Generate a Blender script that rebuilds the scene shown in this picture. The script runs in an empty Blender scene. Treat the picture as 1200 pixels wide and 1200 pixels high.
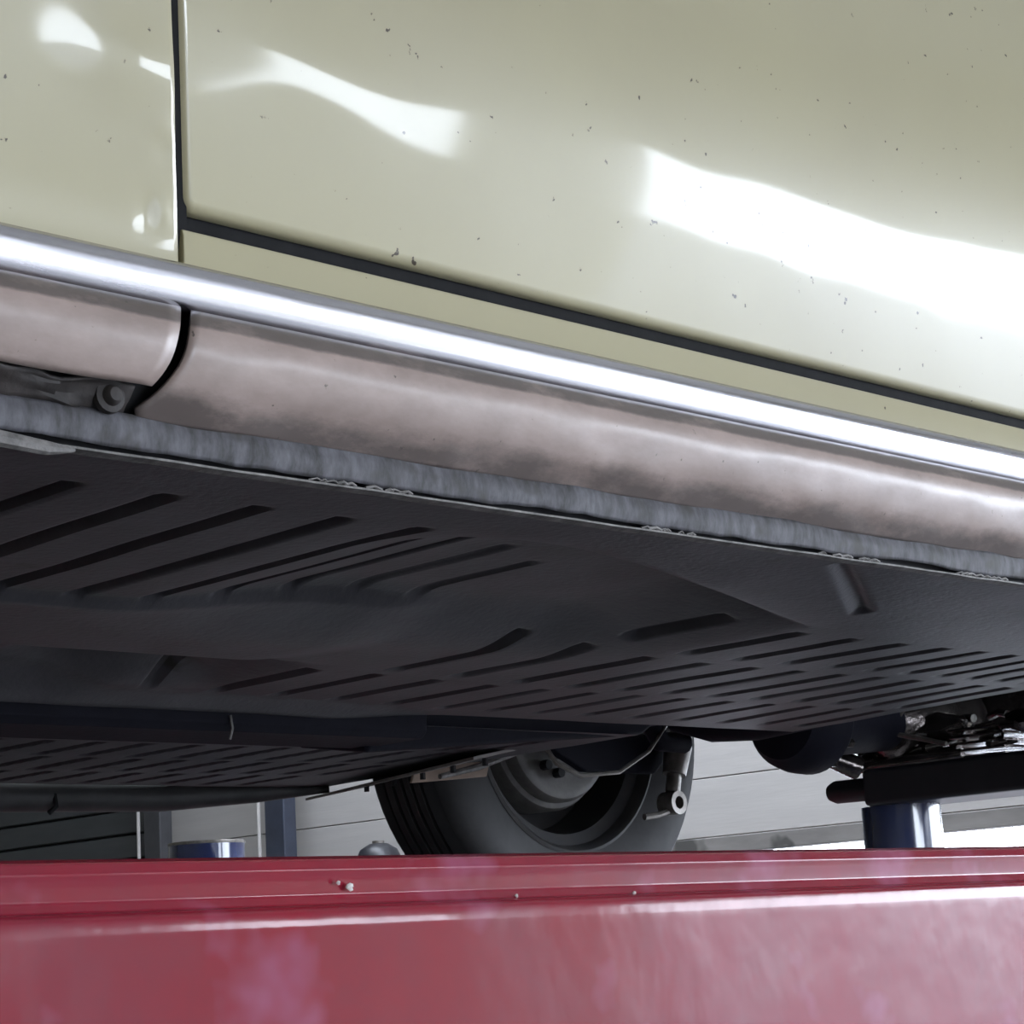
import bpy, bmesh, math, random
from mathutils import Vector, Matrix, noise
C = bpy.context.scene.collection
S = 1.3            # metres per drawing unit; all coordinates below are in drawing units
G = 1.35           # height of the car's floor pan above the workshop floor (units)
random.seed(7)
PI = math.pi

# ------------------------------------------------------------------ camera
cam_d = bpy.data.cameras.new('camera')
cam = bpy.data.objects.new('camera', cam_d)
C.objects.link(cam)
bpy.context.scene.camera = cam
cam_d.sensor_width = 36
cam_d.lens = 36 * 2485.76 / 1200
cam_d.clip_start = .01
right = Vector((0.71107647, -0.70076802, -0.0573971))
up = Vector((-0.10180652, -0.18338808, 0.9777547))
fwd = Vector((0.69570517, 0.68941496, 0.2017457))
cam.matrix_world = Matrix(((right.x, up.x, -fwd.x, 0), (right.y, up.y, -fwd.y, -0.70144 * S),
                           (right.z, up.z, -fwd.z, (G - 0.20502) * S), (0, 0, 0, 1)))

# ------------------------------------------------------------------ sky and exposure
w = bpy.data.worlds.new('sky')
bpy.context.scene.world = w
w.use_nodes = True
bg = w.node_tree.nodes['Background']
bg.inputs[0].default_value = (.80, .88, 1, 1)
bg.inputs[1].default_value = 12.5
vs = bpy.context.scene.view_settings
vs.view_transform = 'Standard'
vs.look = 'None'
vs.gamma = 1
vs.use_curve_mapping = False
vs.exposure = 0.4


def portal(loc, rot, sx, sy):
    """light portal: emits nothing, only guides sampling of the sky through an opening"""
    l = bpy.data.lights.new('opening_portal', 'AREA')
    l.shape = 'RECTANGLE'
    l.size, l.size_y = sx * S, sy * S
    l.cycles.is_portal = True
    o = bpy.data.objects.new('opening_portal', l)
    C.objects.link(o)
    o.location = Vector(loc) * S
    o.rotation_euler = rot
    return o


# ------------------------------------------------------------------ materials
def mat(name, col, rough=.5, metal=0., spec=.5, coat=0., coat_r=.05, var=None, vscale=8., vmap=None,
        bump=0., bscale=60., rvar=0., dirt=None, dcol=(.02, .018, .016), detail=5):
    m = bpy.data.materials.new(name)
    m.use_nodes = True
    nt = m.node_tree
    N, L = nt.nodes, nt.links
    p = N['Principled BSDF']
    p.inputs['Base Color'].default_value = (*col, 1)
    p.inputs['Roughness'].default_value = rough
    p.inputs['Metallic'].default_value = metal
    p.inputs['Specular IOR Level'].default_value = spec
    p.inputs['Coat Weight'].default_value = coat
    p.inputs['Coat Roughness'].default_value = coat_r
    tc = N.new('ShaderNodeTexCoord')
    mp = N.new('ShaderNodeMapping')
    mp.inputs['Scale'].default_value = vmap or (1, 1, 1)
    L.new(tc.outputs['Object'], mp.inputs[0])
    cur = None
    if var:
        n = N.new('ShaderNodeTexNoise')
        n.inputs['Scale'].default_value = vscale
        n.inputs['Detail'].default_value = detail
        n.inputs['Roughness'].default_value = .65
        L.new(mp.outputs[0], n.inputs[0])
        r = N.new('ShaderNodeValToRGB')
        r.color_ramp.elements[0].position = .35
        r.color_ramp.elements[1].position = .68
        r.color_ramp.elements[0].color = (*var, 1)
        r.color_ramp.elements[1].color = (*col, 1)
        L.new(n.outputs['Fac'], r.inputs[0])
        cur = r.outputs[0]
        if rvar:
            mr = N.new('ShaderNodeMapRange')
            mr.inputs['From Min'].default_value = .3
            mr.inputs['From Max'].default_value = .7
            mr.inputs['To Min'].default_value = min(1, rough + rvar)
            mr.inputs['To Max'].default_value = rough
            L.new(n.outputs['Fac'], mr.inputs[0])
            L.new(mr.outputs[0], p.inputs['Roughness'])
    if dirt:      # (scale, threshold, softness): specks and stains
        n2 = N.new('ShaderNodeTexNoise')
        n2.inputs['Scale'].default_value = dirt[0]
        n2.inputs['Detail'].default_value = 3
        L.new(tc.outputs['Object'], n2.inputs[0])
        r2 = N.new('ShaderNodeValToRGB')
        r2.color_ramp.elements[0].position = dirt[1]
        r2.color_ramp.elements[1].position = dirt[1] + dirt[2]
        r2.color_ramp.elements[0].color = (0, 0, 0, 1)
        r2.color_ramp.elements[1].color = (1, 1, 1, 1)
        L.new(n2.outputs['Fac'], r2.inputs[0])
        mx = N.new('ShaderNodeMix')
        mx.data_type = 'RGBA'
        L.new(r2.outputs[0], mx.inputs['Factor'])
        if cur is None:
            mx.inputs['A'].default_value = (*col, 1)
        else:
            L.new(cur, mx.inputs['A'])
        mx.inputs['B'].default_value = (*dcol, 1)
        cur = mx.outputs['Result']
    if cur is not None:
        L.new(cur, p.inputs['Base Color'])
    if bump:
        nb = N.new('ShaderNodeTexNoise')
        nb.inputs['Scale'].default_value = bscale
        nb.inputs['Detail'].default_value = 4
        L.new(mp.outputs[0], nb.inputs[0])
        b = N.new('ShaderNodeBump')
        b.inputs['Strength'].default_value = 1
        b.inputs['Distance'].default_value = bump
        L.new(nb.outputs['Fac'], b.inputs['Height'])
        L.new(b.outputs[0], p.inputs['Normal'])
    return m


M = {}
M['paint'] = mat('beige_paint', (.43, .39, .25), .32, spec=.5, coat=.8, coat_r=.06, var=(.405, .365, .24), vscale=3,
                 dirt=(125, .715, .03), dcol=(.06, .045, .03), bump=.00012, bscale=9)
M['sill'] = mat('weathered_sill_paint', (.38, .295, .265), .33, spec=.45, coat=.3, coat_r=.2, var=(.28, .215, .19), vscale=34,
                vmap=(.5, 1, 1), dirt=(160, .70, .05), dcol=(.10, .08, .065), bump=.0003, bscale=70, rvar=.12)
M['chrome'] = mat('dulled_aluminium', (.70, .69, .74), .15, 1., var=(.56, .55, .60), vscale=30, vmap=(.12, 2, 2), rvar=.14,
                  bump=.0001, bscale=60)
M['primer'] = mat('grey_primer', (.115, .112, .128), .65, var=(.030, .028, .030), vscale=95, vmap=(1, 1, .35), bump=.0004, bscale=160,
                  dirt=(42, .54, .14), dcol=(.04, .036, .034))
M['sealant'] = mat('pale_sealant', (.25, .235, .225), .6, var=(.09, .085, .08), vscale=60, bump=.001, bscale=150)
M['gap_black'] = mat('gap_shade_black', (.008, .008, .009), .8, spec=.2, var=(.014, .014, .015), vscale=40)
M['dark'] = mat('dark_cavity', (.01, .01, .012), .8, var=(.016, .016, .018), vscale=20)
M['pan'] = mat('underseal', (.088, .084, .095), .50, spec=.3, var=(.062, .059, .066), vscale=12, bump=.0006, bscale=150,
               dirt=(22, .66, .12), dcol=(.050, .044, .040))
M['frame'] = mat('dark_frame_paint', (.010, .010, .018), .7, spec=.15, var=(.007, .007, .013), vscale=15, bump=.0006, bscale=90)
M['tyre'] = mat('tyre_rubber', (.022, .022, .024), .62, var=(.032, .031, .032), vscale=25, bump=.0005, bscale=80)
M['tyre_side'] = mat('dusty_sidewall', (.042, .040, .041), .7, var=(.027, .027, .028), vscale=20, bump=.0003, bscale=60)
M['rim'] = mat('dark_wheel_paint', (.03, .03, .034), .4, var=(.05, .047, .045), vscale=18)
M['drum'] = mat('dusty_drum', (.16, .15, .14), .6, var=(.09, .085, .08), vscale=25, bump=.0006, bscale=60)
M['tan'] = mat('tan_plate', (.34, .25, .19), .6, var=(.26, .19, .15), vscale=20)
M['grey_metal'] = mat('grey_worn_metal', (.32, .30, .28), .42, .6, var=(.16, .145, .13), vscale=30, bump=.0006, bscale=70)
M['oily'] = mat('oily_black_metal', (.03, .028, .03), .16, .3, spec=.8, coat=1, coat_r=.08, var=(.055, .042, .035), vscale=20,
                bump=.004, bscale=38, rvar=.15)
M['oily_alu'] = mat('oily_cast_metal', (.28, .25, .23), .22, .85, var=(.06, .05, .05), vscale=22, bump=.004, bscale=30)
M['red'] = mat('worn_red_paint', (.235, .012, .026), .08, spec=.36, coat=.2, coat_r=.04, var=(.17, .014, .03), vscale=9,
               vmap=(.8, 1, .6), rvar=.14, dirt=(16, .58, .12), dcol=(.26, .06, .11), bump=.0011, bscale=17)
M['black'] = mat('black_lift_paint', (.010, .011, .015), .45, coat=.1, coat_r=.2, var=(.02, .02, .026), vscale=12)
M['blue'] = mat('dark_blue_enamel', (.010, .024, .11), .2, spec=.6, coat=.8, coat_r=.08, var=(.008, .018, .08), vscale=10)
M['steelblue'] = mat('blue_grey_post_paint', (.05, .06, .09), .4, var=(.035, .04, .06), vscale=9)
M['steelgrey'] = mat('grey_post_paint', (.07, .07, .078), .5, var=(.05, .05, .055), vscale=9)
M['plank'] = mat('white_siding', (.57, .54, .52), .6, var=(.50, .475, .46), vscale=3, vmap=(1, .3, 4), bump=.0005, bscale=30)
M['slat'] = mat('dark_grey_slat', (.085, .09, .098), .55, var=(.065, .07, .075), vscale=5, vmap=(1, .3, 2))
M['wood'] = mat('grey_weathered_wood', (.30, .28, .265), .7, var=(.20, .185, .175), vscale=8, vmap=(1, .2, 1),
                dirt=(4, .62, .05), dcol=(.09, .085, .08))
M['concrete'] = mat('workshop_concrete', (.22, .215, .21), .6, var=(.17, .165, .16), vscale=2, bump=.001, bscale=20)
M['asphalt'] = mat('pale_forecourt', (.14, .14, .15), .85, var=(.11, .11, .12), vscale=3)
M['ceiling'] = mat('ceiling_boards', (.66, .65, .61), .7, var=(.60, .60, .56), vscale=2)
M['wallpaint'] = mat('cream_wall', (.56, .54, .47), .7, var=(.50, .49, .42), vscale=1.5)


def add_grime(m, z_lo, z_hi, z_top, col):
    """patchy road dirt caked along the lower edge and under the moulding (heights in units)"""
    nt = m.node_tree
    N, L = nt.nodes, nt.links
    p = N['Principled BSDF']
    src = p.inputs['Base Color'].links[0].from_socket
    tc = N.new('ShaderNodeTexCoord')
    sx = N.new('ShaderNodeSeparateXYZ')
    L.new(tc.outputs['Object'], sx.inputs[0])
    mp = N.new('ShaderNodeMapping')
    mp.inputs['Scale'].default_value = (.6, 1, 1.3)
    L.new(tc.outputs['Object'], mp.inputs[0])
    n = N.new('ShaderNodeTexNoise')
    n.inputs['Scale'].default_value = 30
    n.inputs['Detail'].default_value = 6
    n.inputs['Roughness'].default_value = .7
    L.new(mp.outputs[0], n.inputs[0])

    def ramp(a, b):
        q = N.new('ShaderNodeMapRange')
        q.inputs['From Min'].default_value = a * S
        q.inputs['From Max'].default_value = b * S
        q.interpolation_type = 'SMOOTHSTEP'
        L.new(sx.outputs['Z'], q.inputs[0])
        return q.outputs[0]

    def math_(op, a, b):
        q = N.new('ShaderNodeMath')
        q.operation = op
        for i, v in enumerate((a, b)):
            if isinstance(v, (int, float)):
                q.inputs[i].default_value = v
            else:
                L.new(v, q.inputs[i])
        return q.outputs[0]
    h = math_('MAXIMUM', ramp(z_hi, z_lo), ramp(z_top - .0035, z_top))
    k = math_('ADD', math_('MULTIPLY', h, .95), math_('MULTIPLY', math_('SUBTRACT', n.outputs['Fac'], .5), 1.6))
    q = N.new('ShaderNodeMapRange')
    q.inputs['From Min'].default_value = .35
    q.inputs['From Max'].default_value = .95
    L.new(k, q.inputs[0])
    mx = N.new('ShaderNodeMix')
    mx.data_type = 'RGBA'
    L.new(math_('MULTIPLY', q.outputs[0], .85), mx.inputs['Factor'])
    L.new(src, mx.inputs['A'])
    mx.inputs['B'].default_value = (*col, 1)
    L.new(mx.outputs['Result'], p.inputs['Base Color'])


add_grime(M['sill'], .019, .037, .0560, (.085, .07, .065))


# ------------------------------------------------------------------ mesh helpers
def obj(name, verts, faces, m, parent=None, smooth=True, bevel=0, solid=0, kind=None, loc=None, mats=None, fmat=None):
    me = bpy.data.meshes.new(name)
    me.from_pydata([(v[0] * S, v[1] * S, v[2] * S) for v in verts], [], faces)
    me.update()
    bm = bmesh.new()
    bm.from_mesh(me)
    bmesh.ops.recalc_face_normals(bm, faces=bm.faces)
    bm.to_mesh(me)
    bm.free()
    me.materials.append(M[m] if isinstance(m, str) else m)
    for x in mats or []:
        me.materials.append(M[x])
    if fmat:
        for i, k in enumerate(fmat):
            me.polygons[i].material_index = k
    if smooth:
        for p in me.polygons:
            p.use_smooth = True
        me.set_sharp_from_angle(angle=math.radians(42))
    o = bpy.data.objects.new(name, me)
    C.objects.link(o)
    if parent:
        o.parent = parent
    if loc:
        o.location = Vector(loc) * S
    if bevel:
        b = o.modifiers.new('bevel', 'BEVEL')
        b.width = bevel * S
        b.segments = 2
        b.limit_method = 'ANGLE'
        b.harden_normals = True
    if solid:
        b = o.modifiers.new('solid', 'SOLIDIFY')
        b.thickness = solid * S
        b.offset = 0
    if kind:
        o['kind'] = kind
    return o


def empty(name, loc, label, cat, group=None):
    o = bpy.data.objects.new(name, None)
    C.objects.link(o)
    o.empty_display_size = .1
    o.location = Vector(loc) * S
    o['label'] = label
    o['category'] = cat
    if group:
        o['group'] = group
    return o


def tag(o, label, cat, group=None):
    o['label'] = label
    o['category'] = cat
    if group:
        o['group'] = group
    return o


class MB:
    """collects shapes into one mesh"""

    def __init__(s):
        s.v, s.f = [], []

    def add(s, v, f):
        k = len(s.v)
        s.v += [tuple(x) for x in v]
        s.f += [tuple(i + k for i in q) for q in f]
        return s

    def box(s, x0, x1, y0, y1, z0, z1):
        v = [(x, y, z) for x in (x0, x1) for y in (y0, y1) for z in (z0, z1)]
        return s.add(v, [(0, 1, 3, 2), (4, 6, 7, 5), (0, 4, 5, 1), (2, 3, 7, 6), (0, 2, 6, 4), (1, 5, 7, 3)])

    def prism(s, prof, x0, x1, n=1, ax='x', closed=True, cap=True):
        """profile of (a, b) swept along an axis"""
        k = len(prof)
        v = []
        for i in range(n + 1):
            t = x0 + (x1 - x0) * i / n
            for a, b in prof:
                v.append((t, a, b) if ax == 'x' else (a, t, b) if ax == 'y' else (a, b, t))
        f = []
        for i in range(n):
            for j in range(k if closed else k - 1):
                j2 = (j + 1) % k
                f.append((i * k + j, i * k + j2, (i + 1) * k + j2, (i + 1) * k + j))
        if closed and cap:
            f.append(tuple(range(k)))
            f.append(tuple(n * k + j for j in range(k)))
        return s.add(v, f)

    def tube(s, pts, r, n=12, cap=True):
        pts = [Vector(p) for p in pts]
        rs = r if isinstance(r, (list, tuple)) else [r] * len(pts)
        v = []
        prev = None
        for i, p in enumerate(pts):
            d = (pts[min(i + 1, len(pts) - 1)] - pts[max(i - 1, 0)]).normalized()
            a = prev if prev else (Vector((0, 0, 1)) if abs(d.z) < .9 else Vector((1, 0, 0)))
            a = (a - d * a.dot(d)).normalized()
            prev = a
            b = d.cross(a)
            for j in range(n):
                t = 2 * PI * j / n
                v.append(p + (a * math.cos(t) + b * math.sin(t)) * rs[i])
        f = []
        for i in range(len(pts) - 1):
            for j in range(n):
                f.append((i * n + j, i * n + (j + 1) % n, (i + 1) * n + (j + 1) % n, (i + 1) * n + j))
        if cap:
            f.append(tuple(range(n)))
            f.append(tuple((len(pts) - 1) * n + j for j in range(n)))
        return s.add(v, f)

    def lathe(s, prof, o, ax='y', n=48, closed=False):
        """profile of (radius, distance along axis) turned about an axis through o"""
        v = []
        k = len(prof)
        for i in range(n):
            t = 2 * PI * i / n
            c, q = math.cos(t), math.sin(t)
            for r, h in prof:
                if ax == 'y':
                    v.append((o[0] + r * c, o[1] + h, o[2] + r * q))
                elif ax == 'x':
                    v.append((o[0] + h, o[1] + r * c, o[2] + r * q))
                else:
                    v.append((o[0] + r * c, o[1] + r * q, o[2] + h))
        f = []
        for i in range(n):
            i2 = (i + 1) % n
            for j in range(k if closed else k - 1):
                j2 = (j + 1) % k
                f.append((i * k + j, i * k + j2, i2 * k + j2, i2 * k + j))
        return s.add(v, f)

    def build(s, name, m, parent=None, **kw):
        return obj(name, s.v, s.f, m, parent, **kw)


def grid(nx, ny, fn):
    v = [fn(i / nx, j / ny) for i in range(nx + 1) for j in range(ny + 1)]
    f = [(i * (ny + 1) + j, (i + 1) * (ny + 1) + j, (i + 1) * (ny + 1) + j + 1, i * (ny + 1) + j + 1)
         for i in range(nx) for j in range(ny)]
    return v, f


def sm(a, b, x):
    t = min(1, max(0, (x - a) / (b - a)))
    return t * t * (3 - 2 * t)


def ns(x, y, z=0):
    return noise.noise(Vector((x, y, z)))


# ------------------------------------------------------------------ the workshop
X0, X1, Y0, Y1, Z0, Z1 = -3.0, 5.0, -3.6, 9.0, 0.0, 3.4     # world heights (floor at 0), units


def struct(name, mb, m, **kw):
    o = mb.build(name, m, smooth=False, **kw)
    o['kind'] = 'structure'
    return o


struct('floor', MB().box(X0 - .2, X1 + .2, Y0 - .2, Y1 + .2, -.15, 0), 'concrete')
struct('floor_outside', MB().box(X0 - 200, X1 + 200, Y0 - 200, Y1 + 200, -.3, -.16), 'asphalt')
SX0, SX1, SY0, SY1 = 3.75, 4.42, 1.6, 5.2        # unseen roof opening, added to brighten the far wall
struct('ceiling', MB().box(X0 - .2, SX0, Y0 - .2, Y1 + .2, Z1, Z1 + .1).box(SX1, X1 + .2, Y0 - .2, Y1 + .2, Z1, Z1 + .1)
       .box(SX0, SX1, Y0 - .2, SY0, Z1, Z1 + .1).box(SX0, SX1, SY1, Y1 + .2, Z1, Z1 + .1), 'ceiling')
struct('wall_front', MB().box(X0 - .1, X0, Y0, Y1, 0, Z1), 'wallpaint')
struct('wall_far', MB().box(X0, X1 + .1, Y1, Y1 + .1, 0, Z1), 'wallpaint')
# wall behind the camera: one strip window, then an open bay to the forecourt
BX0, BX1, BZ = 4.47, 4.98, 2.05
mb = MB()
WX0, WX1, WZ0, WZ1 = 2.92, 3.86, 1.5, 1.9
PX0, PX1, PZ = .3, 2.25, 2.0       # unseen opening, added for the blue post's streak and fill light
mb.box(X0, PX0, Y0 - .1, Y0, 0, Z1)
mb.box(PX0, PX1, Y0 - .1, Y0, PZ, Z1)
mb.box(PX1, WX0, Y0 - .1, Y0, 0, Z1)
mb.box(WX0, WX1, Y0 - .1, Y0, 0, WZ0)
mb.box(WX0, WX1, Y0 - .1, Y0, WZ1, Z1)
mb.box(WX1, BX0, Y0 - .1, Y0, 0, Z1)
mb.box(BX0, X1 + .1, Y0 - .1, Y0, BZ, Z1)
struct('wall_back', mb, 'wallpaint')
# end wall: open bay on the camera side, pier, sectional door raised on the far side
EY0, EY1, EZ = -3.58, 0.4, 2.05
DY0, DY1, DZ = 1.1, 3.75, G + .04
mb = MB()
mb.box(X1, X1 + .1, EY0, EY1, EZ, Z1)
mb.box(X1, X1 + .1, EY1, DY0, 0, Z1)
mb.box(X1 + .02, X1 + .1, DY0, DY1, DZ + .02, Z1)
mb.box(X1 + .02, X1 + .1, DY1, Y1, 0, Z1)
we = struct('wall_right', mb, 'wallpaint')
PH = .178
for i in range(12):
    z0 = DZ + .052 + i * PH
    y = DY0
    o = MB().box(X1 - .02, X1 + .02, DY0, Y1 - .02, z0 + .0015, min(z0 + PH - .0015, Z1)).build('plank', 'plank', we, smooth=False, bevel=.002)
for i in range(7):
    z0 = DZ + .052 - (i + 1) * PH
    if z0 > 0:
        MB().box(X1 - .02, X1 + .02, DY1 + .02, Y1 - .02, z0 + .003, z0 + PH - .003).build('plank', 'plank', we, smooth=False, bevel=.004)
struct('trim_1', MB().box(X1 - .05, X1 + .02, DY0, DY1 + .6, DZ, DZ + .05), 'wood', bevel=.004)
# dark slatted shutter at the far left of the same wall
sh = struct('door_1', MB().box(X1 - .06, X1 - .02, 6.30, 8.6, 0, 2.6), 'dark')
for i in range(26):
    MB().box(X1 - .085, X1 - .055, 6.31, 8.58, .02 + i * .098, .02 + i * .098 + .088).build('slat', 'slat', sh, smooth=False, bevel=.006)

portal((X1 + .12, (EY0 + EY1) / 2, EZ / 2), (0, PI / 2, 0), EZ, EY1 - EY0)
portal(((BX0 + BX1) / 2, Y0 - .12, BZ / 2), (PI / 2, 0, 0), BX1 - BX0, BZ)
portal(((SX0 + SX1) / 2, (SY0 + SY1) / 2, Z1 + .11), (0, 0, 0), SX1 - SX0, SY1 - SY0)
portal(((PX0 + PX1) / 2, Y0 - .12, PZ / 2), (PI / 2, 0, 0), PX1 - PX0, PZ)
portal(((WX0 + WX1) / 2, Y0 - .12, (WZ0 + WZ1) / 2), (PI / 2, 0, 0), WX1 - WX0, WZ1 - WZ0)
portal((X1 + .12, (DY0 + DY1) / 2, DZ / 2), (0, PI / 2, 0), DZ, DY1 - DY0)

# ------------------------------------------------------------------ the car
car = empty('car', (0, 0, G), 'beige compact car raised on the red lift, seen low along its sill and ribbed floor', 'car')


# door: gently bowed skin with a turned-in edge
def skin_y(z):
    if z < .118:
        d = min(.118 - z, .033)
        return .010 + .33 * d - 5 * d * d
    t = z - .118
    return .010 - (.33 * t - .75 * t * t) if t < .22 else .010 - .0363 + .02 * (t - .22) ** 1.5


def panel(name, x0, x1, z0, z1, nx, nz, dents, round_low_left=0, m='paint', yoff=0.):
    r = .0035
    rows = [(-r * .9, r * 2.2), (-r * .95, r * .9), (-r * .6, r * .22), (0, 0)]      # (outset beyond the skin edge, depth)
    xs = [x0 + r + (x1 - x0 - 2 * r) * i / nx for i in range(nx + 1)]
    zs = [z0 + r + (z1 - z0 - 2 * r) * i / nz for i in range(nz + 1)]
    xs = [xs[0], xs[0] + .0008, xs[0] + .002] + xs[1:-1] + [xs[-1] - .002, xs[-1] - .0008, xs[-1]]
    zs = [zs[0], zs[0] + .0008, zs[0] + .002] + zs[1:-1] + [zs[-1]]
    ux = [(xs[0] + a, d) for a, d in rows[:3]] + [(x, 0) for x in xs] + [(xs[-1] - a, d) for a, d in rows[2::-1]]
    uz = [(zs[0] + a, d) for a, d in rows[:3]] + [(z, 0) for z in zs] + [(zs[-1] - a, d) for a, d in rows[2::-1]]

    def fn(i, j):
        x, dx = ux[i]
        z, dz = uz[j]
        if round_low_left:
            R = round_low_left
            cx, cz = x0 + R, z0 + R
            if x < cx and z < cz:
                a, b = (cx - x) / R, (cz - z) / R
                mx = max(a, b)
                l = math.hypot(a, b)
                if l > 1e-6:
                    x, z = cx - a / l * mx * R, cz - b / l * mx * R
        y = skin_y(z) + yoff + max(dx, dz)
        y += .00045 * ns(x * 5, z * 7, 3.3) + .0002 * ns(x * 16, z * 20, 1.3)
        for (a, b, sx, sz, h) in dents:
            y += h * math.exp(-((x - a) / sx) ** 2 - ((z - b) / sz) ** 2)
        return (x + .738 * skin_y(z), y, z)
    A, B = len(ux) - 1, len(uz) - 1
    v = [fn(i, j) for i in range(A + 1) for j in range(B + 1)]
    f = [(i * (B + 1) + j, (i + 1) * (B + 1) + j, (i + 1) * (B + 1) + j + 1, i * (B + 1) + j + 1) for i in range(A) for j in range(B)]
    return obj(name, v, f, m, car)


panel('rear_quarter_panel', 1.3640, 1.72, .083, .78, 50, 80, [])
panel('door', .5195, 1.36, .1177, .78, 150, 130, [(.60, .19, .05, .02, -.0008), (.75, .16, .08, .03, .0006)], round_low_left=.006)
panel('front_quarter_panel', -.55, .5163, .080, .78, 320, 220,
      [(.5065, .1125, .0045, .005, -.0009), (.4985, .1130, .004, .005, .0009), (.508, .139, .0035, .004, .0006),
       (.508, .148, .005, .006, -.0005), (.490, .170, .030, .016, -.0017), (.44, .19, .03, .03, .0006)], yoff=-.0015)
# black strips set into the shut lines, standing in for their shade
MB().box(.512, 1.40, .018, .03, .100, .1215).build('sill_gap_shade', 'gap_black', car, smooth=False)
obj('door_gap_shade', *grid(2, 60, lambda u, v: (.5095 + .0125 * u +   .738 * skin_y(.10 + .68 * v), skin_y(.10 + .68 * v) + .0018, .10 + .68 * v)),
    'gap_black', car, smooth=False)
# sill strip between door gap and bright moulding
MB().prism([(.026, .1075), (.0155, .1103), (.0130, .1098), (.0120, .107), (.0122, .088), (.0124, .080), (.026, .080)], .5275, 1.8).build('rocker_strip', 'paint', car, bevel=.0006)
# bright moulding: half-round rail
prof = [(.004, .0868), (-.003, .0867), (-.0075, .0858), (-.0102, .0836), (-.0111, .0810), (-.0111, .0785), (-.0106, .0745), (-.0099, .0705),
        (-.0088, .0680), (-.0066, .0657), (-.003, .0643), (.004, .0637)]
mb = MB()
mb.prism(prof + [(.010, .064), (.024, .066), (.024, .0865)], -.55, 1.8, n=1)
mb.build('sill_moulding', 'chrome', car)


# sill: rounded lower box section in two lengths meeting at a curved seam
def sill_prof(s):
    """s from 0 (under the moulding) to 1 (top of the flange) -> (Y, Z)"""
    P = [(-.001, .0665), (-.0105, .0635), (-.0162, .0585), (-.0185, .0515), (-.0178, .0425), (-.0142, .0325), (-.0080, .0240), (-.0012, .0165)]
    t = s * (len(P) - 1)
    i = min(int(t), len(P) - 2)
    u = t - i
    p0, p1, p2, p3 = P[max(i - 1, 0)], P[i], P[i + 1], P[min(i + 2, len(P) - 1)]
    return tuple(.5 * (2 * p1[k] + (p2[k] - p0[k]) * u + (2 * p0[k] - 5 * p1[k] + 4 * p2[k] - p3[k]) * u * u
                       + (3 * p1[k] - p0[k] - 3 * p2[k] + p3[k]) * u ** 3) for k in (0, 1))


def seam_x(z, y):
    t = min(1, max(0, (.064 - z) / .044))
    return .5150 - .002 * t - .027 * t ** 3.2 + .738 * y


def main_sill(u, v):
    y, z = sill_prof(v)
    xa = seam_x(z, y) + .0062
    x = xa + (1.8 - xa) * u
    low = sm(.35, .9, v)
    y += .0009 * ns(x * 14, z * 60, 2) * (.3 + low) + .0008 * low * ns(x * 45, z * 90, 7)
    return (x, y, z)


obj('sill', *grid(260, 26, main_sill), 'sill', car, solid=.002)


def front_sill(u, v):
    s = v * .79
    y, z = sill_prof(s)
    xb = seam_x(z, y)
    x = -.55 + (xb + .55) * u
    # torn rusty lower edge
    if v > .8:
        z += .003 * ns(x * 22, 1.2, 5) * (v - .8) * 5
    y += -.0012 + .0009 * ns(x * 14, z * 50, 9) * sm(.4, .9, v)
    return (x, y, z)


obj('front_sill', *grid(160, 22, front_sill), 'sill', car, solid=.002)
MB().box(-.55, 1.8, .0045, .010, .012, .078).build('sill_cavity', 'dark', car, smooth=False)
# crumpled rusty edge under the front sill and the round plug beside the seam
mb = MB()
v, f = grid(120, 6, lambda u, v: (-.1 + .585 * u, -.010 + .010 * v + .003 * ns(u * 40, v * 3, 1), .0275 - .010 * v + .0035 * ns(u * 26, v * 2, 4)))
M['rusty'] = mat('rusty_steel', (.04, .031, .028), .7, var=(.02, .017, .016), vscale=40, bump=.001, bscale=90)
obj('rusted_edge', v, f, 'rusty', car, solid=.0015)
MB().lathe([(0, -.0035), (.0028, -.0033), (.004, -.002), (.0044, 0), (.0068, .0006), (.0072, .003)], (.475, -.008, .0225), 'y', 20).build('plug', 'rusty', car)
# flange under the sill, with its hanging lower edge
def flange_fn(u, v):
    x = -.55 + 2.35 * u
    zb = .0032 + .0016 * ns(x * 18, 4.4) + .0010 * ns(x * 60, 2.)
    z = .0175 + (zb - .0175) * v
    return (x, -.0015 + .0010 * ns(x * 30, z * 70, 8) + .0012 * ns(x * 11, z * 30, 3) - .0015 * math.sin(v * PI), z)


obj('sill_flange', *grid(420, 8, flange_fn), 'primer', car, solid=.0018)
MB().box(-.55, 1.8, .0035, .006, -.0, .018).build('flange_backing', 'dark', car, smooth=False)


# floor pans -----------------------------------------------------------------
def rib_list():
    R = []
    for i in range(-18, 11):                   # long ribs ahead, between sill and strip
        x = .596 + .0505 * i
        y0 = .055 if i < 3 else .055 + .03 * (i - 2)
        if i < 7:
            R.append((x, y0, .281, .0052, .008 if i < 5 else .003))
    for i in range(14):
        x = 1.095 + .064 * i - .0012 * i * i
        if i >= 0:
            R.append((x + .01, .187 + (.01 if i < 1 else 0), .284,   .0066, .0075))
    for i in range(-1, 12):
        x = 1.095 + .064 * i - .0010 * i * i
        R.append((x, .318, .449,   .0066, .0075))
    for i in range(-2, 12):
        x = 1.005 + .060 * i - .0005 * i * i
        R.append((x + .03, .478, .592, .0054, .0075))
    return R


RIBS = rib_list()
FARRIBS = [(.30 + .052 * i + o, a, b, .0058, .008) for a, b, o in ((.07, .17, .0), (.195, .30, .02), (.325, .43, .0), (.455, .55, .025)) for i in range(24)]


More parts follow.
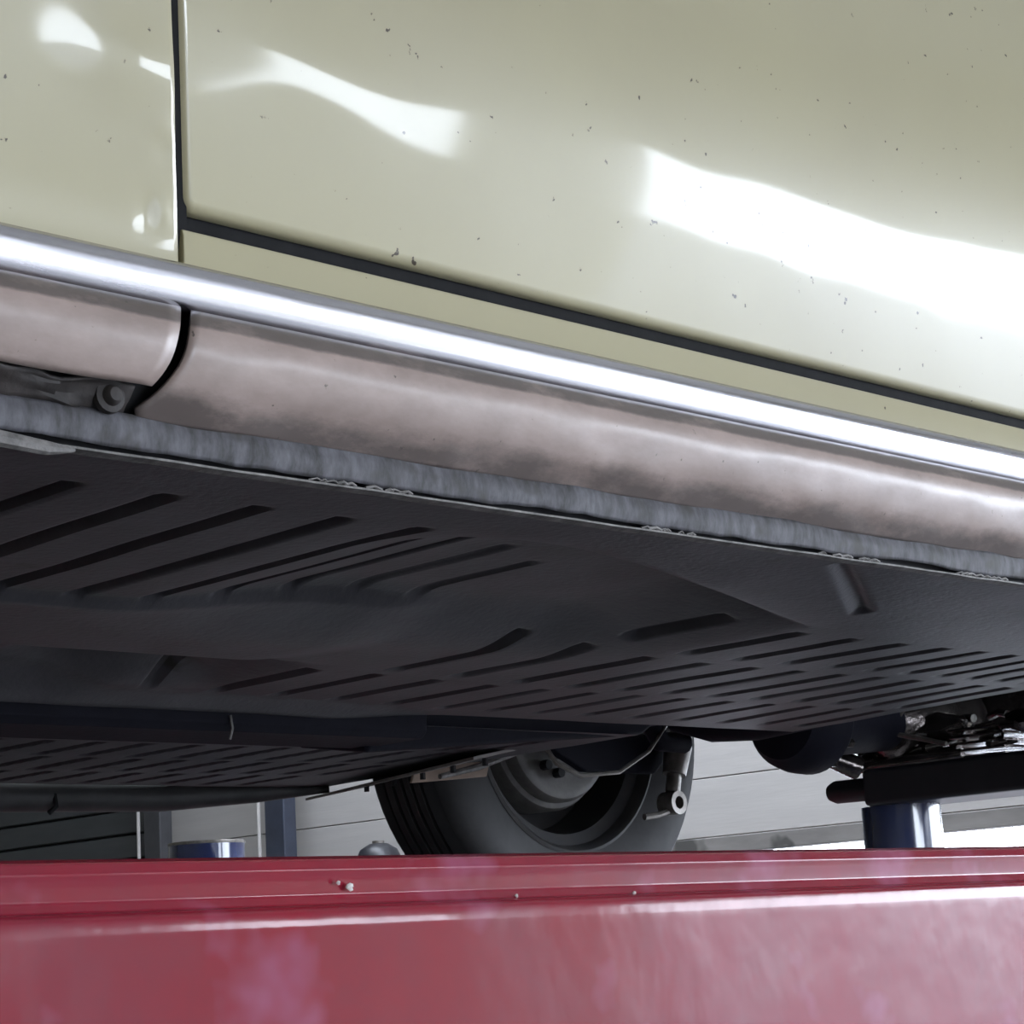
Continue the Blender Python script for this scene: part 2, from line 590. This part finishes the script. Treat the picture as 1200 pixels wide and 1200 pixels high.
def pan_z(x, y, far=False):
    z = 0.
    if far:
        z -= .006 * sm(.0, .05, y)
    # rear half stands lower behind a diagonal crease; recess ahead of it
    d = (x - .70) - (min(y, .16) - .02) * 2.7
    rear = sm(-.08, .16, d)
    z -= 0 if far else .004 * sm(.0, .16, y) * sm(.70, 1.05, x) * rear
    pocket = sm(.08, -.06, d) * sm(.66, .84, x) * sm(.03, .12, y) * sm(.36, .26, y)
    z += 0 if far else .022 * pocket
    # flat strip beside the tunnel, ahead; hollow between strip and tunnel
    e = 0 if far else sm(.94, .87, x + .25 * max(0, y - .38))
    z -= .006 * sm(.283, .292, y) * sm(.440, .415, y) * e
    z += .016 * sm(.425, .46, y) * sm(.635, .60, y) * e
    z += 0 if far else .022 * sm(.76, .83, x) * sm(.98, .90, x) * sm(.44, .48, y) * sm(.60, .55, y)
    z -= .010 * sm(.600, .634, y) * sm(1.25, 1.1, x)
    # pressed channel across the rear shoulder
    t = min(1, max(0, ((x - .985) * .146 + (y - .012) * .092) / .02978))
    q = math.hypot(x - .985 - .146 * t, y - .012 - .092 * t)
    z += 0 if far else .0035 * sm(.008, .002, q)
    for (rx, a, b, w_, h) in RIBS if not far else FARRIBS:
        if abs(x - rx) < w_ * 2.2 and a - .012 < y < b + .012:
            k = sm(a - .008, a + .008, y) * sm(b + .008, b - .008, y)
            z += h * sm(w_ * 1.45, w_ * .75, abs(x - rx)) * k
    return z + .0006 * ns(x * 12, y * 12, 5)


def pan_grid(far):
    xs0, xs1 = (-.45, 1.665) if not far else (.15, 1.56)
    def fn(u, v):
        x = xs0 + (xs1 - xs0) * u
        y = .632 * v
        if far:
            x2 = x + .05 * (1 - v)
            return (x2, 1.32 - y - .04 * (1 - v), pan_z(x2 + .02, y, True))
        return (x + (.22 * (y - .32)) * sm(1.3, 1.665, x), y, pan_z(x, y))
    return grid(1020 if not far else 700, 170 if not far else 130, fn)


nearpan = obj('floor_pan', *pan_grid(False), 'pan', car)
farpan = obj('floor_pan', *pan_grid(True), 'pan', car)
# pale edge of the pan along the flange
def lip(u, v):
    x = -.45 + 2.15 * u
    return (x, -.004 + .006 * v, -.0001 + .0005 * ns(x * 25, 6.) - .0006 * v)


obj('pan_lip', *grid(400, 2, lip), 'sealant', car, solid=.0010, smooth=False)
mb = MB()
for i in range(260):
    x = .2 + 1.5 * i / 260 + random.uniform(-.004, .004)
    if ns(x * 14, 33.) > -.10:
        continue
    l = random.uniform(.003, .011)
    mb.tube([(x, -.003, .0008), (x + l * .5, -.004, .0018), (x + l, -.003, .001)], random.uniform(.0004, .0009), 6)
o = mb.build('sealant_crumbs', 'sealant', car)
o['kind'] = 'stuff'
MB().tube([(.38, -.004, .002), (.42, -.006, -.001), (.445, -.006, -.0025), (.46, -.003, -.001)], [.004, .0035, .003, .001], 8).build('sealant_strip', 'sealant', car)
# tunnel and its rear fork
MB().prism([(.634, .004), (.635, -.018), (.641, -.024), (.722, -.024), (.728, -.018), (.730, .004)], -.45, 1.23, n=8).build('tunnel', 'frame', car, bevel=.001)
MB().tube([(1.02, .634, -.012), (1.021, .633, -.022), (1.019, .634, -.031)], .0013, 5).build('wire_tie', 'sealant', car)
mb = MB()
mb.add([(1.217, .69, .03), (1.217, .80, .03), (1.217, .80, -.015), (1.217, .70, -.0305), (1.66, .66, .06), (1.66, .86, .06), (1.60, .86, .004), (1.58, .70, -.004)],
       [(0, 1, 2, 3), (4, 7, 6, 5), (0, 4, 5, 1), (1, 5, 6, 2), (2, 6, 7, 3), (3, 7, 4, 0)])
mb.build('frame_fork', 'frame', car, smooth=False, bevel=.006)
MB().tube([(1.715, .2, .047), (1.715, 1.10, .047)], .026, 20).build('torsion_tube', 'frame', car)
mb = MB()
mb.tube([(1.74, .52, .03), (1.745, .60, .018), (1.75, .69, .016), (1.76, .76, .02), (1.77, .82, .03)], [.012, .02, .022, .02, .012], 14)
mb.build('gearbox_cradle', 'frame', car)
# body above the floor, closed behind the outer panels
MB().box(-.55, 1.74, .06, 1.27, .10, .95).build('body_shell', 'paint', car, smooth=False, bevel=.03)
# underside behind the pan
mb = MB()
mb.box(1.69, 2.8, .0, 1.0, .115, .13)
mb.box(1.69, 2.8, 1.0, 1.30, .20, .21)
mb.box(1.69, 2.8, .98, 1.0, .115, .21)
mb.box(1.2, 1.70, .01, 1.25, .06, .08)
mb.build('rear_underbody', 'frame', car, smooth=False)
# far side: rear pan flange with bolts, heater channel, jacking plate
mb = MB()
P0 = [(1.58, .833, .002), (1.72, 1.25, .002), (1.605, 1.26, -.019), (1.475, .835, -.017)]
mb.add(P0 + [(x, y, z + .003) for x, y, z in P0], [(0, 1, 2, 3), (4, 7, 6, 5), (0, 4, 5, 1), (1, 5, 6, 2), (2, 6, 7, 3), (3, 7, 4, 0)])
pf = mb.build('pan_flange', mat('dusty_flange', (.34, .31, .29), .6, var=(.22, .20, .19), vscale=30), car, smooth=False)
for t in (.1, .3, .5, .7, .9):
    MB().lathe([(0, -.008), (.0032, -.008), (.0032, 0), (0, 0)], (1.52 + .10 * t, .84 + .35 * t, -.010), 'z', 6).build('bolt', 'dark', pf, smooth=False)
MB().tube([(-.45, 1.30, -.014), (1.2, 1.30, -.014), (1.42, 1.29, -.014), (1.53, 1.26, -.010), (1.60, 1.21, -.010)], [.017, .017, .016, .012, .004], 16).build('heater_channel', mat('grey_channel', (.10, .098, .10), .5, var=(.07, .07, .07), vscale=20), car)
MB().tube([(1.275, 1.283, -.012), (1.274, 1.278, -.026), (1.266, 1.28, -.033)], .003, 6).build('channel_clip', 'dark', car)
MB().prism([(1.572, -.020), (1.688, -.011), (1.694, .006), (1.60, .004), (1.578, -.006)], 1.036, 1.040, ax='y').build('jacking_plate', 'tan', car, smooth=False, bevel=.001)
MB().tube([(1.60, 1.02, -.014), (1.66, 1.02, -.002), (1.735, 1.02, .020)], [.003, .004, .004], 8).build('bracket_edge', 'sealant', car)

# wheel ----------------------------------------------------------------------
WC = (1.846, 0, .054)
R = .2325
wheel = MB().lathe([(.146, 1.062), (.150, 1.054), (.158, 1.051), (.175, 1.044), (.200, 1.040), (.218, 1.043), (.228, 1.053), (.229, 1.060)], WC, 'y', 72).build('wheel', 'tyre_side', car)
tr = [(.228, 1.060)]
for k in range(6):
    y = 1.066 + k * .0155
    tr += [(R - .002 * (abs(k - 2.5) > 2), y), (R, y + .010), (R - .006, y + .0115), (R - .006, y + .0145)]
tr += [(.224, 1.166), (.19, 1.176), (.15, 1.166), (.146, 1.158)]
MB().lathe(tr, WC, 'y', 72).build('tread', 'tyre', wheel)
MB().lathe([(.153, 1.058), (.153, 1.052), (.149, 1.050), (.145, 1.054), (.142, 1.066), (.128, 1.072), (.126, 1.10), (.120, 1.13), (.10, 1.14), (.06, 1.145), (0, 1.145)], WC, 'y', 64).build('rim', 'rim', wheel)
MB().lathe([(0, 1.066), (.05, 1.067), (.07, 1.070), (.078, 1.066), (.086, 1.068), (.090, 1.074), (.090, 1.084), (.096, 1.086), (.099, 1.092), (.099, 1.13)], WC, 'y', 48).build('brake_drum', 'drum', wheel)
MB().lathe([(.030, 1.045), (.036, 1.05), (.040, 1.068)], WC, 'y', 24).build('hub_housing', 'drum', wheel)
for a in (3.5, 4.1, 4.5, 5.3):
    MB().lathe([(0, 1.058), (.006, 1.058), (.006, 1.07)], (WC[0] + .057 * math.cos(a), 0, WC[2] + .057 * math.sin(a)), 'y', 8).build('bolt', 'dark', wheel)
# swing axle, spring plate, damper, brake line
mb = MB()
pts, rs = [], []
for i in range(15):
    t = i / 14
    pts.append((1.86 - .012 * t, .74 + .1 * t, .045))
    rs.append((.036 - .01 * t) * (1 + .12 * (i % 2)))
mb.tube(pts, rs, 16)
mb.tube([(1.85, .84, .047), (1.842, 1.07, .054)], .021, 16)
mb.build('axle_tube', 'oily', car)
mb = MB()
prof = [(1.72, .06), (1.735, .025), (1.76, .010), (1.80, -.008), (1.92, -.009), (1.95, .015), (1.95, .06)]
mb.prism(prof, .985, 1.0, ax='y')
mb.build('spring_plate', 'frame', car, smooth=False, bevel=.003)
dm = MB().tube([(1.955, .965, .12), (1.94, .965, .02), (1.93, .965, -.012)], [.017, .017, .014], 16).build('damper', 'grey_metal', car)
MB().tube([(1.93, .965, -.012), (1.925, .965, -.033)], .009, 10).build('damper_rod', 'grey_metal', dm)
MB().lathe([(.0075, -.012), (.014, -.012), (.014, .012), (.0075, .012)], (1.922, .965, -.046), 'y', 18, closed=True).build('damper_eye', 'grey_metal', dm)
MB().tube([(1.875, .968, -.062), (1.895, .965, -.060), (1.915, .965, -.055)], .004, 8).build('damper_bolt', 'grey_metal', dm)
MB().tube([(1.80, .85, .045), (1.788, .85, .029), (1.757, .85, .0), (1.706, .85, -.024), (1.645, .85, -.029), (1.62, .86, -.015), (1.61, .87, .01)], .0025, 7).build('brake_hose', 'grey_metal', car)
MB().tube([(1.76, .86, .05), (1.79, .86, .012), (1.83, .86, .012)], .012, 10).build('damper_mount', 'frame', car)

# gearbox and engine -----------------------------------------------------------
GB = (1.775, .684, .018)
gb = MB().lathe([(0, 0), (.03, .002), (.044, .006), (.047, .012), (.054, .02), (.058, .035), (.059, .055), (.055, .062), (.04, .07), (.03, .2)], GB, 'x', 40).build('gearbox', 'frame', car)
MB().lathe([(.030, .19), (.038, .2), (.05, .28), (.055, .29), (.055, .32), (0, .32)], GB, 'x', 36).build('bell_housing', 'oily_alu', gb)
for a in range(10):
    t = 2 * PI * a / 10
    MB().lathe([(0, -.002), (.005, -.002), (.005, .012)], (1.836, GB[1] + .05 * math.cos(t), GB[2] + .05 * math.sin(t)), 'x', 6).build('bolt', 'oily_alu', gb, smooth=False)
MB().lathe([(0, -.034), (.018, -.031), (.030, -.022), (.036, -.008), (.036, .012)], (1.862, .722, .004), 'x', 28).build('axle_boot', 'tyre_side', gb)
eng = MB().box(2.10, 2.45, .40, .80, .0, .2).build('engine', 'oily', car, smooth=False, bevel=.02)


def lump(x, y, z, rx, ry, rz, name, m, k=3):
    v, f = grid(20, 12, lambda u, w_: (x + rx * math.cos(2 * PI * u) * math.sin(PI * w_) * (1 + .5 * ns(u * 6, w_ * 5, k)),
                                      y + ry * math.sin(2 * PI * u) * math.sin(PI * w_) * (1 + .5 * ns(u * 7, w_ * 5, k + 3)),
                                      z - rz * math.cos(PI * w_) * (1 + .3 * ns(u * 5, w_ * 5, k + 7))))
    return obj(name, v, f, m, eng)


lump(1.99, .715, -.020, .016, .022, .012, 'drain_casting', 'oily_alu', 3)
lump(1.985, .69, .022, .016, .030, .009, 'clutch_housing_lug', 'oily_alu', 8)
lump(2.0, .645, .004, .02, .05, .020, 'crankcase', 'oily', 12)
lump(2.02, .48, .002, .03, .05, .022, 'cylinder_head', 'oily', 15)
lump(1.99, .515, .000, .014, .022, .010, 'exhaust_flange', 'oily_alu', 19)
lump(2.0, .46, -.010, .02, .02, .014, 'heater_flap_box', 'oily_alu', 22)
MB().tube([(1.962, .738, -.0290), (1.966, .66, -.0275), (1.975, .59, -.025)], [.005, .007, .006], 12).build('sump_rail', 'oily_alu', eng)
MB().tube([(1.985, .70, -.024), (1.985, .60, -.021)], .007, 12).build('pushrod_tube', 'oily_alu', eng)
MB().tube([(2.0, .70, -.008), (2.0, .60, -.005)], .007, 12).build('pushrod_tube', 'oily_alu', eng)
MB().tube([(1.95, .735, .002), (1.952, .70, .0035), (1.955, .66, .003), (1.958, .63, -.005), (1.96, .60, -.014)], .0028, 8).build('oil_pipe', 'grey_metal', eng)
MB().tube([(1.955, .668, .004), (1.957, .655, .022), (1.96, .645, .035)], .002, 8).build('control_cable', 'grey_metal', eng)
for i in range(5):
    MB().box(1.972, 2.06, .535, .605, -.031 + i * .0075, -.028 + i * .0075).build('cooling_fin', 'oily_alu', eng, smooth=False, bevel=.0008)
for i in range(4):
    MB().box(1.98, 2.06, .40 + i * .016, .408 + i * .016, -.02, .03).build('cooling_fin', 'oily_alu', eng, smooth=False, bevel=.0008)
MB().tube([(1.90, .735, .012), (1.905, .715, .010), (1.91, .695, .005)], [.011, .014, .009], 12).build('clutch_lever', 'oily_alu', eng)
MB().tube([(1.92, .738, -.012), (1.96, .72, -.028)], [.010, .014], 12).build('axle_boot_clip', 'oily_alu', eng)
mb = MB()
for i in range(30):
    y = .40 + .34 * random.random()
    x = 1.975 + .08 * random.random()
    z = -.018 + .045 * random.random()
    a = random.uniform(-1, 1)
    mb.tube([(x, y, z), (x + .012 * a, y + .015, z + .006 * a), (x + .01, y + .03, z)], random.uniform(.002, .006), 8)
o = mb.build('hoses_and_brackets', 'oily', eng)
o['kind'] = 'stuff'
mb = MB()
mb.box(1.80, 1.83, .36, .40, .04, .12)
mb.tube([(1.81, .37, .06), (1.815, .365, .02)], .012, 10)
mb.build('engine_bracket', 'frame', car, bevel=.003)

# ------------------------------------------------------------------ lift
lift = empty('vehicle_lift', (0, 0, 0), 'red painted lift with two long runways carrying the beige car', 'lift')
lz = G


def runway(y_out, sgn):
    """y_out: outer face; sgn: +1 when the runway extends towards +Y from it"""
    P = [(.012, -.1800), (.011, -.173), (.0085, -.1708), (.003, -.1708), (.0, -.1722), (-.0016, -.1755), (-.0005, -.1785), (-.0002, -.184), (-.0018, -.1868),
         (-.0050, -.1878), (-.0064, -.1888), (-.0066, -.1898), (-.0069, -.1935), (-.00692, -.1945), (-.0068, -.197), (-.0062, -.25), (-.0065, -.32), (.03, -.325), (.50, -.325), (.50, -.1800), (.49, -.1800)]
    prof = [(y_out + sgn * a, b + lz) for a, b in P]
    mb = MB()
    mb.prism(prof, -2.2, 3.2, n=1)
    return mb.build('runway', 'red', lift, smooth=True, bevel=.0008)


rw = runway(-.15, 1)
for cx, cz, q in ((.467, -.1815, .0014), (.462, -.1800, .0007), (.608, -.1868, .0008), (.545, -.1862, .0006)):
    v, f = grid(8, 3, lambda u, w_: (cx + q * w_ * math.cos(2 * PI * u) * (1 + .4 * math.sin(u * 17)), -.1525 + .0006 * (w_ - .5), cz + G + q * w_ * math.sin(2 * PI * u)))
    obj('paint_chip', v, f, 'plank', rw, solid=.0004)
rw2 = runway(1.47, -1)
for ya, yb in ((.0, .345), (.98, 1.32)):  # unseen grey plates, added to cut red bounce onto the floor pans
    MB().box(-2.2, 3.2, -.132 + ya if ya == 0 else ya, yb, lz - .1815, lz - .1792).build('deck_bounce_cover', 'steelgrey', lift, smooth=False)
for yy in (.06, 1.26):
    for xx in (-1.6, 2.4):
        MB().box(xx - .1, xx + .1, yy - .14, yy + .14, 0, lz - .32).build('support_leg', 'black', lift, smooth=False, bevel=.006)

# ------------------------------------------------------------------ engine stand, right
st = empty('engine_support_stand', (1.9, .625, 0), 'black crossbar on a dark blue post standing under the oily engine', 'stand')
xx = 1.9
sx = lambda x, y, z: (x - 1.9, y - .625, z + G)
MB().box(-.05, .05, -.62, .012, G - .079, G - .040).build('crossbar', 'black', st, smooth=False, bevel=.005)
MB().tube([(0, .005, G - .058), (0, .082, G - .057), (0, .090, G - .057)], [.0125, .0125, .009], 16).build('end_pin', 'black', st)
MB().tube([(0, 0, 0.08), (0, 0, G - .079)], .042, 40).build('post', 'blue', st)
mb = MB()
for k in range(3):
    a = k * 2 * PI / 3 + .4
    MB().tube([(0, 0, .12), (.3 * math.cos(a), .3 * math.sin(a), .03)], .028, 12).build('foot', 'black', st)

# ------------------------------------------------------------------ things beyond, left
hp = empty('hydraulic_post', (3.0, 3.332, 0), 'dark cylindrical post with flat blue cap standing beyond the red runway, left', 'post')
MB().tube([(0, 0, 0), (0, 0, G + .076)], .088, 40).build('post_body', 'blue', hp)
MB().lathe([(0, .080), (.088, .080), (.0895, .078), (.0895, .074), (.088, .073)], (0, 0, G), 'z', 40).build('cap', 'grey_metal', hp)
for nm, yc, wd, xx, lb, mm in (('steel_post', 6.112, .105, 4.84, 'slim grey steel post beside the dark slatted shutter', 'steelgrey'),
                               ('steel_post', 5.36, .11, 4.84, 'dark blue-grey steel post against the white plank wall', 'steelblue')):
    e = empty(nm, (xx, yc, 0), lb, 'post')
    o = MB().box(-.03, .03, -wd / 2, wd / 2, 0, 3.39).build('column', mm, e, smooth=False, bevel=.006)
    MB().tube([(-.04, wd / 2 + .02, 0.02), (-.04, wd / 2 + .02, 2.2), (-.03, wd / 2, 2.3)], .007, 8).build('conduit', 'plank', e)
    MB().box(-.06, .06, -wd / 2 - .03, wd / 2 + .03, 0, .02).build('base_plate', mm, e, smooth=False)
gc = empty('gas_cylinder', (4.55, 4.50, 0), 'dark gas cylinder with rounded shoulder by white plank wall, left of the tyre', 'cylinder')
MB().lathe([(0, 0), (.075, 0), (.08, .01), (.08, G + .05), (.076, G + .10), (.06, G + .135), (.03, G + .153), (.0, G + .156)], (0, 0, 0), 'z', 32).build('body', 'black', gc)
MB().tube([(0, 0, G + .15), (0, 0, G + .162)], .02, 12).build('valve', 'grey_metal', gc)
